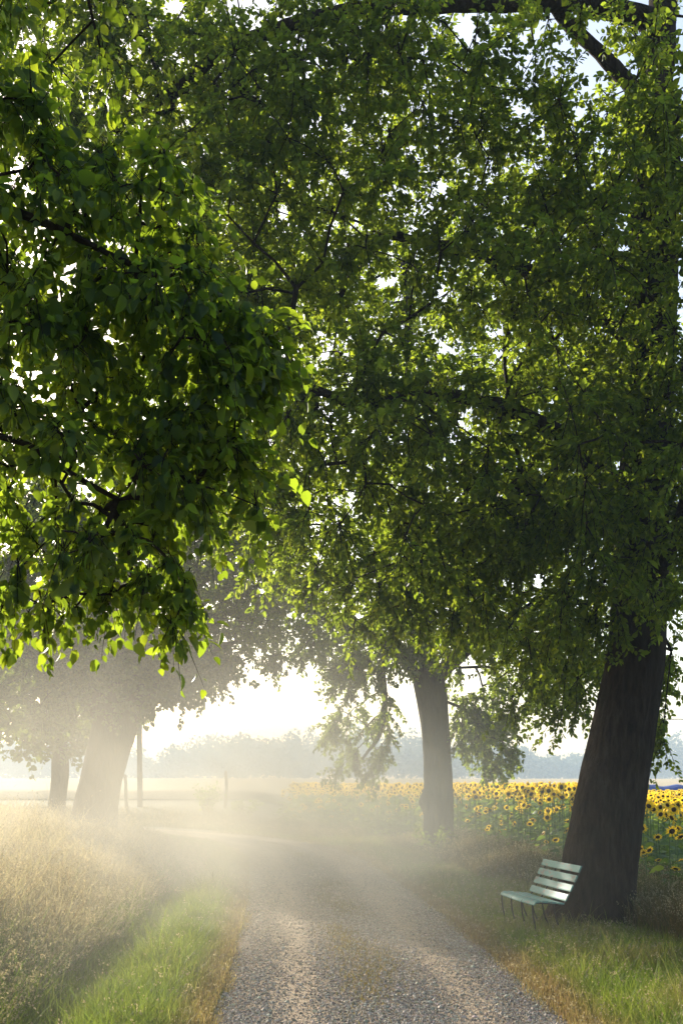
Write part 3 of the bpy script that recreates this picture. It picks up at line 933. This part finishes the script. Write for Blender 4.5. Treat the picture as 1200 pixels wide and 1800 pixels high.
for k, (sx_, sz_) in enumerate([(-0.165, 0.372), (-0.068, 0.372), (0.028, 0.362), (0.120, 0.352)]):
    local('seat_slat', slat(sx_, sz_, -0.09 if k else 0.10, 0.074, 0.018, 0.006, 60 + k, 0.08 if k == 0 else 0), PAINT.m, bench)
back_a = math.atan2(0.42, 0.19)
for k in range(4):
    s = 0.075 + 0.118 * k
    local('back_slat', slat(0.165 + math.cos(back_a) * s, 0.345 + math.sin(back_a) * s, back_a, 0.082, 0.016, 0.003, 70 + k), PAINT.m, bench)
for k in range(4):
    yy = -BL / 2 + 0.06 + (BL - 0.12) * k / 3
    local('front_leg', rod([(-0.19, yy, 0.352), (-0.197, yy, 0.30), (-0.185, yy - .005, 0.18), (-0.165, yy - .01, 0.08), (-0.18, yy - .01, -0.06)], 0.0095), IRON, bench)
    local('rear_leg', rod([(0.05, yy, 0.342), (0.058, yy, 0.27), (0.085, yy, 0.16), (0.125, yy, 0.07), (0.17, yy, -0.06)], 0.0095), IRON, bench)
    local('support_rail', rod([(-0.19, yy, 0.356), (-0.05, yy, 0.352), (0.09, yy, 0.338), (0.160, yy, 0.338), (0.19, yy, 0.37), (0.20 + math.cos(back_a) * .25, yy, 0.345 + math.sin(back_a) * .25),
                               (0.198 + math.cos(back_a) * .47, yy, 0.345 + math.sin(back_a) * .47)], 0.0085), IRON, bench)

# ------------------------------------------------------------------ posts, pole, bush, cover
WOOD = plain("weathered_post", (0.12, 0.10, 0.08), (0.25, 0.21, 0.17), 18, 0.9, 0.5, 0.01)


def post(name, label, x, y, h, r, lean, cat, seed, wedge=False):
    g_ = np.random.default_rng(seed)
    z = float(land(x, y)[0])
    k = 14
    t = np.linspace(0, 1, k)
    pts = np.column_stack([x + lean * t + 0.03 * np.sin(t * 5 + seed), np.full(k, y), z - 0.1 + (h + 0.1) * t])
    v_, f_ = tube_mesh([(pts, r * (1.06 - 0.15 * t) * (1 + 0.04 * g_.standard_normal(k)))], 14)
    cap = (np.arange(14) + 14 * (k - 1))
    v_ = np.vstack([v_, pts[-1] + np.array([0.01, 0, r * (0.9 if wedge else 0.15)])])
    tri = np.stack([cap, np.roll(cap, -1), np.full(14, len(v_) - 1)], 1)
    o = link(name, np_mesh(name, v_, [f_, tri], True), WOOD)
    return tag(o, label, cat)


post('fence_post', 'slightly bent wooden fence post beside the stout misty tree', -9.0, 53.0, 1.8, 0.075, -0.18, 'fence post', 3, True)
post('fence_post', 'short straight dark fence post standing right of the thin bush', -4.9, 53.0, 1.55, 0.07, 0.02, 'fence post', 5, True)
post('utility_pole', 'tall pale wooden pole rising into the leaves left of the lane bend', -8.95, 55.5, 6.4, 0.125, 0.05, 'pole', 8)


def bush(name, label, x, y, h, wid, seed, stems=16, lf=0.13, per=26):
    g_ = np.random.default_rng(seed)
    z = float(land(x, y)[0])
    root = empty(name, (x, y, z)); tag(root, label, 'bush')
    tubes, pp, ax, nn = [], [], [], []
    for s in range(stems):
        a_ = g_.uniform(0, 6.28); o_ = g_.uniform(0.2, 1) * wid
        hh = h * g_.uniform(0.45, 1.0)
        p0 = np.array([x + 0.25 * o_ * math.cos(a_), y + 0.25 * o_ * math.sin(a_), z - 0.03]); p2 = np.array([x + o_ * math.cos(a_), y + o_ * math.sin(a_), z + hh])
        p1 = (p0 + p2) / 2 + np.array([0, 0, 0.18 * hh])
        t = np.linspace(0, 1, 7)[:, None]
        pts = (1 - t) ** 2 * p0 + 2 * t * (1 - t) * p1 + t * t * p2
        tubes.append((pts, np.linspace(0.014, 0.005, 7)))
        tl = g_.uniform(0.15, 1.0, per)[:, None]
        q = (1 - tl) ** 2 * p0 + 2 * tl * (1 - tl) * p1 + tl * tl * p2
        dv = unit(g_.standard_normal((per, 3)) + np.array([0, 0, 0.2]))
        pp.append(q + dv * 0.06 * g_.random((per, 1)) * 2); ax.append(dv); nn.append(unit(g_.standard_normal((per, 3)) + np.array([0, 0, 0.8])))
    v_, f_ = tube_mesh(tubes, 5)
    link('stems', np_mesh(name + '_stems', v_, [f_]), BARK, root)
    pp, ax, nn = np.vstack(pp), np.vstack(ax), np.vstack(nn)
    nn = unit(nn - (nn * ax).sum(1, keepdims=True) * ax)
    v_, f_ = leaves_arrays(pp, ax, nn, lf * g_.uniform(0.6, 1.2, len(pp)), 0.8, SMALL)
    link('foliage', np_mesh(name + '_foliage', v_, [f_]), LEAF_MID, root)
    return root


bush('thin_bush', 'thin straggly bush at the outside of the lane bend', -5.6, 51.5, 1.15, 0.95, 4, 18)
bush('thin_bush', 'low loose bush between the thin bush and the first sunflowers', -3.9, 50.5, 0.65, 0.9, 6, 14)
bush('shoot_clump', 'clump of low leafy shoots at the foot of the upright tree', 2.2, 30.0, 0.7, 0.65, 9, 16, 0.09, 22)

bm = bmesh.new()
nseg = 40
gg = random.Random(9)
rings = []
for i in range(nseg + 1):
    xx = 14.0 + 10.0 * i / nseg
    hh = 0.42 + 0.04 * math.sin(i * 1.1) + gg.uniform(-0.02, 0.02)
    ring = []
    for a_ in np.linspace(-0.15, math.pi + 0.15, 11):
        ring.append(bm.verts.new((xx, 70 - math.cos(a_) * (0.9 + gg.uniform(-.03, .03)), 0.62 + max(-0.62, 0.95 * math.sin(a_) ** 0.6 * (hh / 0.42) if math.sin(a_) > 0 else -0.62))))
    rings.append(ring)
for i in range(nseg):
    for k in range(10):
        bm.faces.new((rings[i][k], rings[i][k + 1], rings[i + 1][k + 1], rings[i + 1][k]))
bm.faces.new(rings[0]); bm.faces.new(rings[-1][::-1])
bmesh.ops.recalc_face_normals(bm, faces=bm.faces)
BLUE = plain("blue_sheet", (0.035, 0.07, 0.25), (0.07, 0.12, 0.36), 3, 0.5, 0.4, 0.05)
o = local('blue_tarpaulin', bm, BLUE, None)
tag(o, 'long dark blue cover lying beyond the sunflowers at the right edge', 'tarpaulin')

# ------------------------------------------------------------------ sunflowers
PETAL = leaf_material("sunflower_petal", (0.88, 0.60, 0.03), (0.97, 0.76, 0.05), 0.5, 0.5, 0.10)
DISC = plain("sunflower_disc", (0.030, 0.016, 0.008), (0.085, 0.05, 0.018), 120, 0.9, 0.8, 0.004)
SFLEAF = leaf_material("sunflower_leaf", (0.10, 0.18, 0.045), (0.32, 0.46, 0.06), 0.5, 0.4, 0.25)
STEM = plain("sunflower_stem", (0.10, 0.16, 0.05), (0.16, 0.22, 0.07), 30, 0.8, 0.2, 0.003)


def petal_arrays(g_, R, count=30):
    """ring of pointed ray florets in the local XZ plane, facing -Y"""
    a_ = np.linspace(0, 2 * math.pi, count, endpoint=False) + g_.normal(0, 0.06, count)
    out = np.stack([np.cos(a_), g_.normal(0.02, 0.16, count), np.sin(a_)], 1)
    out = unit(out)
    nr = np.tile(np.array([0, -1.0, 0]), (count, 1)) + 0.25 * g_.standard_normal((count, 3))
    nr = unit(nr - (nr * out).sum(1, keepdims=True) * out)
    return leaves_arrays(out * R * 0.42, out, nr, R * g_.uniform(0.55, 0.72, count), 0.36, SMALL)


def disc_arrays(R):
    rs = [(0.0, -0.20), (0.25, -0.19), (0.42, -0.13), (0.5, -0.02), (0.44, 0.08), (0.15, 0.14)]
    m_ = 14
    ang = np.linspace(0, 2 * math.pi, m_, endpoint=False)
    V, F_ = [], []
    for (r, yy) in rs:
        r = max(r, 0.01)
        V.append(np.stack([np.cos(ang) * r * R, np.full(m_, yy * R), np.sin(ang) * r * R], 1))
    for i in range(len(rs) - 1):
        for k in range(m_):
            F_.append((i * m_ + k, i * m_ + (k + 1) % m_, (i + 1) * m_ + (k + 1) % m_, (i + 1) * m_ + k))
    return np.vstack(V), np.array(F_)


def sun_leaves(g_, hh, count):
    t = np.linspace(0.12, 0.9, count)
    a_ = np.arange(count) * 2.4 + g_.uniform(0, 6)
    ln = (0.23 * np.sin(np.clip(t, 0, 1) * math.pi * 0.8 + 0.5)) * g_.uniform(0.8, 1.2, count)
    dv = np.stack([np.cos(a_), np.sin(a_), g_.uniform(-0.35, 0.25, count)], 1)
    dv = unit(dv)
    pos = np.column_stack([dv[:, 0] * 0.09, dv[:, 1] * 0.09, t * hh])
    nr = np.tile(np.array([0, 0, 1.0]), (count, 1)) + 0.3 * g_.standard_normal((count, 3))
    nr = unit(nr - (nr * dv).sum(1, keepdims=True) * dv)
    return leaves_arrays(pos, dv, nr, ln, 0.95, BIG)


VAR = []
for v in range(7):
    g_ = np.random.default_rng(100 + v)
    hh = 1.55
    R = 0.093 * g_.uniform(0.9, 1.12)
    tilt = g_.uniform(-0.1, 0.75)
    pts = np.array([(0, 0, 0), (0.02, 0, hh * .4), (0.0, 0.01, hh * .8), (0, 0.0, hh * .95), (0, -0.03, hh)])
    q = resample(pts, 0.12)
    sv, sf = tube_mesh([(q, np.linspace(0.014, 0.009, len(q)))], 6)
    lv_, lf_ = sun_leaves(g_, hh, 13)
    pv, pf_ = petal_arrays(g_, R); dv_, df_ = disc_arrays(R)
    cr, sr = math.cos(tilt), math.sin(tilt)
    Rm = np.array([(1, 0, 0), (0, cr, -sr), (0, sr, cr)])
    hp = np.array([0, -0.06, hh])
    pv = pv @ Rm.T + hp; dv_ = dv_ @ Rm.T + hp
    VAR.append(dict(stem=np_mesh('stem', sv, [sf]), leaf=np_mesh('foliage', lv_, [lf_]), petal=np_mesh('petals', pv, [pf_]), disc=np_mesh('flower_head', dv_, [df_]),
                    raw=((lv_, lf_), (pv, pf_), (dv_, df_))))
    for k_, m_ in (('stem', STEM), ('leaf', SFLEAF), ('petal', PETAL), ('disc', DISC)):
        VAR[-1][k_].materials.append(m_)

# plant positions: rows behind an edge that follows the lane
g3 = np.random.default_rng(77)
gx, gy = np.meshgrid(np.arange(-5, 22, 0.46), np.arange(14, 72, 0.46))
px_, py_ = gx.ravel() + g3.uniform(-.17, .17, gx.size), gy.ravel() + g3.uniform(-.17, .17, gx.size)
d = lane_dist(px_, py_); e = d - HALF
ok = (e > 2.55 + 0.25 * noise2(px_, py_, 0.8, 61)) & (px_ > -2.2) & in_view(px_, py_, 0.9) & (np.hypot(px_ - 3.07, py_ - 15.3) > 1.0) & (py_ < 66)
ok &= np.hypot(px_ - 2.4, py_ - 30.8) > 0.9
px_, py_, e = px_[ok], py_[ok], e[ok]
depth_in = e - 2.55
order = np.argsort(depth_in * 2.2 + py_ * 0.30)
solo = np.zeros(len(px_), bool); solo[order[:300]] = True
pz_ = land(px_, py_)
scl = np.where(depth_in < 1.5, g3.uniform(0.38, 1.0, len(px_)), g3.uniform(0.80, 1.07, len(px_)))
scl = scl * np.where(px_ > 0.19 * py_, 0.80, 1.0)
yaw = g3.normal(0.1, 0.85, len(px_))
var = g3.integers(0, len(VAR), len(px_))
for k in np.where(solo)[0]:
    V_ = VAR[var[k]]
    r = bpy.data.objects.new('sunflower', V_['stem']); C.objects.link(r)
    r.location = (px_[k], py_[k], pz_[k] - 0.03); r.rotation_euler = (0, 0, yaw[k]); s = scl[k]; r.scale = (0.5 + s / 2, 0.5 + s / 2, s)
    tag(r, 'yellow sunflower with dark centre at the near edge of the flower field', 'sunflower', 'sunflowers along the edge of the field')
    for nm, key in (('foliage', 'leaf'), ('flower_head', 'disc')):
        c_ = bpy.data.objects.new(nm, V_[key]); C.objects.link(c_); c_.parent = r
    p_ = bpy.data.objects.new('petals', V_['petal']); C.objects.link(p_); p_.parent = c_

AV = {0: [], 1: [], 2: []}; AF = {0: [], 1: [], 2: []}; OFF = {0: 0, 1: 0, 2: 0}
for k in np.where(~solo)[0]:
    cs, sn = math.cos(yaw[k]), math.sin(yaw[k]); s = scl[k]
    for q in range(3):
        v_, f_ = VAR[var[k]]['raw'][q]
        if q == 0 and depth_in[k] > 6 and k % 3: continue
        vv = np.column_stack([(v_[:, 0] * cs - v_[:, 1] * sn), (v_[:, 0] * sn + v_[:, 1] * cs), v_[:, 2] * s]) + np.array([px_[k], py_[k], pz_[k] - 0.03])
        AV[q].append(vv); AF[q].append(f_ + OFF[q]); OFF[q] += len(vv)
allV = [np.vstack(AV[q]) for q in range(3)]
allF = [np.vstack(AF[0]), np.vstack(AF[1]) + len(allV[0]), np.vstack(AF[2]) + len(allV[0]) + len(allV[1])]
sme = np_mesh('sunflower_field', np.vstack(allV), allF)
for m_ in (SFLEAF, PETAL, DISC): sme.materials.append(m_)
sme.polygons.foreach_set('material_index', np.concatenate([np.full(len(f), q, dtype=np.int32) for q, f in enumerate(allF)]))
so = link('sunflower_field', sme)
tag(so, 'mass of yellow sunflowers further back in the field', 'sunflower field', kind='stuff')
print('sunflowers', len(px_), 'solo', solo.sum())

# ------------------------------------------------------------------ haze and mist
Nh = Nodes("haze_air")
Nh.t.nodes.remove(Nh.b)
pv_ = Nh.n('ShaderNodeVolumePrincipled')
pv_.inputs['Color'].default_value = (0.68, 0.84, 1.0, 1)
pv_.inputs['Density'].default_value = 0.0010
pv_.inputs['Anisotropy'].default_value = 0.0
Nh.l(pv_.outputs[0], Nh.out.inputs['Volume'])
bm = bmesh.new()
bmesh.ops.create_cube(bm, size=1.0, matrix=Matrix.Translation((0, 385, 18.0)) @ Matrix.Diagonal((900, 850, 41, 1)))
hz = local('haze', bm, Nh.m, None)
tag(hz, 'pale morning haze over the fields and lane', 'haze', kind='stuff')

Nm = Nodes("ground_mist")
Nm.t.nodes.remove(Nm.b)
pm_ = Nm.n('ShaderNodeVolumePrincipled')
pm_.inputs['Color'].default_value = (1.0, 0.94, 0.79, 1)
pm_.inputs['Anisotropy'].default_value = 0.22
tc = Nm.n('ShaderNodeTexCoord')
ln_ = Nm.n('ShaderNodeVectorMath', operation='LENGTH'); Nm.l(tc.outputs['Object'], ln_.inputs[0])
mr = Nm.n('ShaderNodeMapRange', interpolation_type='SMOOTHSTEP')
mr.inputs['From Min'].default_value = 1.0; mr.inputs['From Max'].default_value = 0.1
mr.inputs['To Min'].default_value = 0.0; mr.inputs['To Max'].default_value = 1.0
Nm.l(ln_.outputs['Value'], mr.inputs['Value'])
mpp = Nm.n('ShaderNodeMapping'); mpp.inputs['Scale'].default_value = (2.0, 2.6, 1.2)
Nm.l(tc.outputs['Object'], mpp.inputs['Vector'])
mf = Nm.noise(1.6, 3, 0.55, mpp.outputs[0])
mr2 = Nm.n('ShaderNodeMapRange'); mr2.inputs['From Min'].default_value = 0.35; mr2.inputs['From Max'].default_value = 0.70
mr2.inputs['To Min'].default_value = 0.12; mr2.inputs['To Max'].default_value = 1.7
Nm.l(mf, mr2.inputs['Value'])
mul = Nm.n('ShaderNodeMath', operation='MULTIPLY'); Nm.l(mr.outputs[0], mul.inputs[0]); Nm.l(mr2.outputs[0], mul.inputs[1])
mu2 = Nm.n('ShaderNodeMath', operation='MULTIPLY'); Nm.l(mul.outputs[0], mu2.inputs[0]); mu2.inputs[1].default_value = 0.098
sxyz = Nm.n('ShaderNodeSeparateXYZ'); Nm.l(tc.outputs['Object'], sxyz.inputs[0])
mz = Nm.n('ShaderNodeMapRange', interpolation_type='SMOOTHSTEP')
mz.inputs['From Min'].default_value = 0.75; mz.inputs['From Max'].default_value = -0.10
mz.inputs['To Min'].default_value = 0.30; mz.inputs['To Max'].default_value = 1.25
Nm.l(sxyz.outputs['Z'], mz.inputs['Value'])
mu3 = Nm.n('ShaderNodeMath', operation='MULTIPLY'); Nm.l(mu2.outputs[0], mu3.inputs[0]); Nm.l(mz.outputs[0], mu3.inputs[1])
Nm.l(mu3.outputs[0], pm_.inputs['Density'])
Nm.l(pm_.outputs[0], Nm.out.inputs['Volume'])
bm = bmesh.new()
bmesh.ops.create_icosphere(bm, subdivisions=3, radius=1.0)
mi = local('ground_mist', bm, Nm.m, None)
mi.location = (-1.9, 23.0, 0.5)
mi.scale = (7.0, 18.0, 5.8)
tag(mi, 'glowing mist drifting over the lane and the left bank', 'mist', kind='stuff')
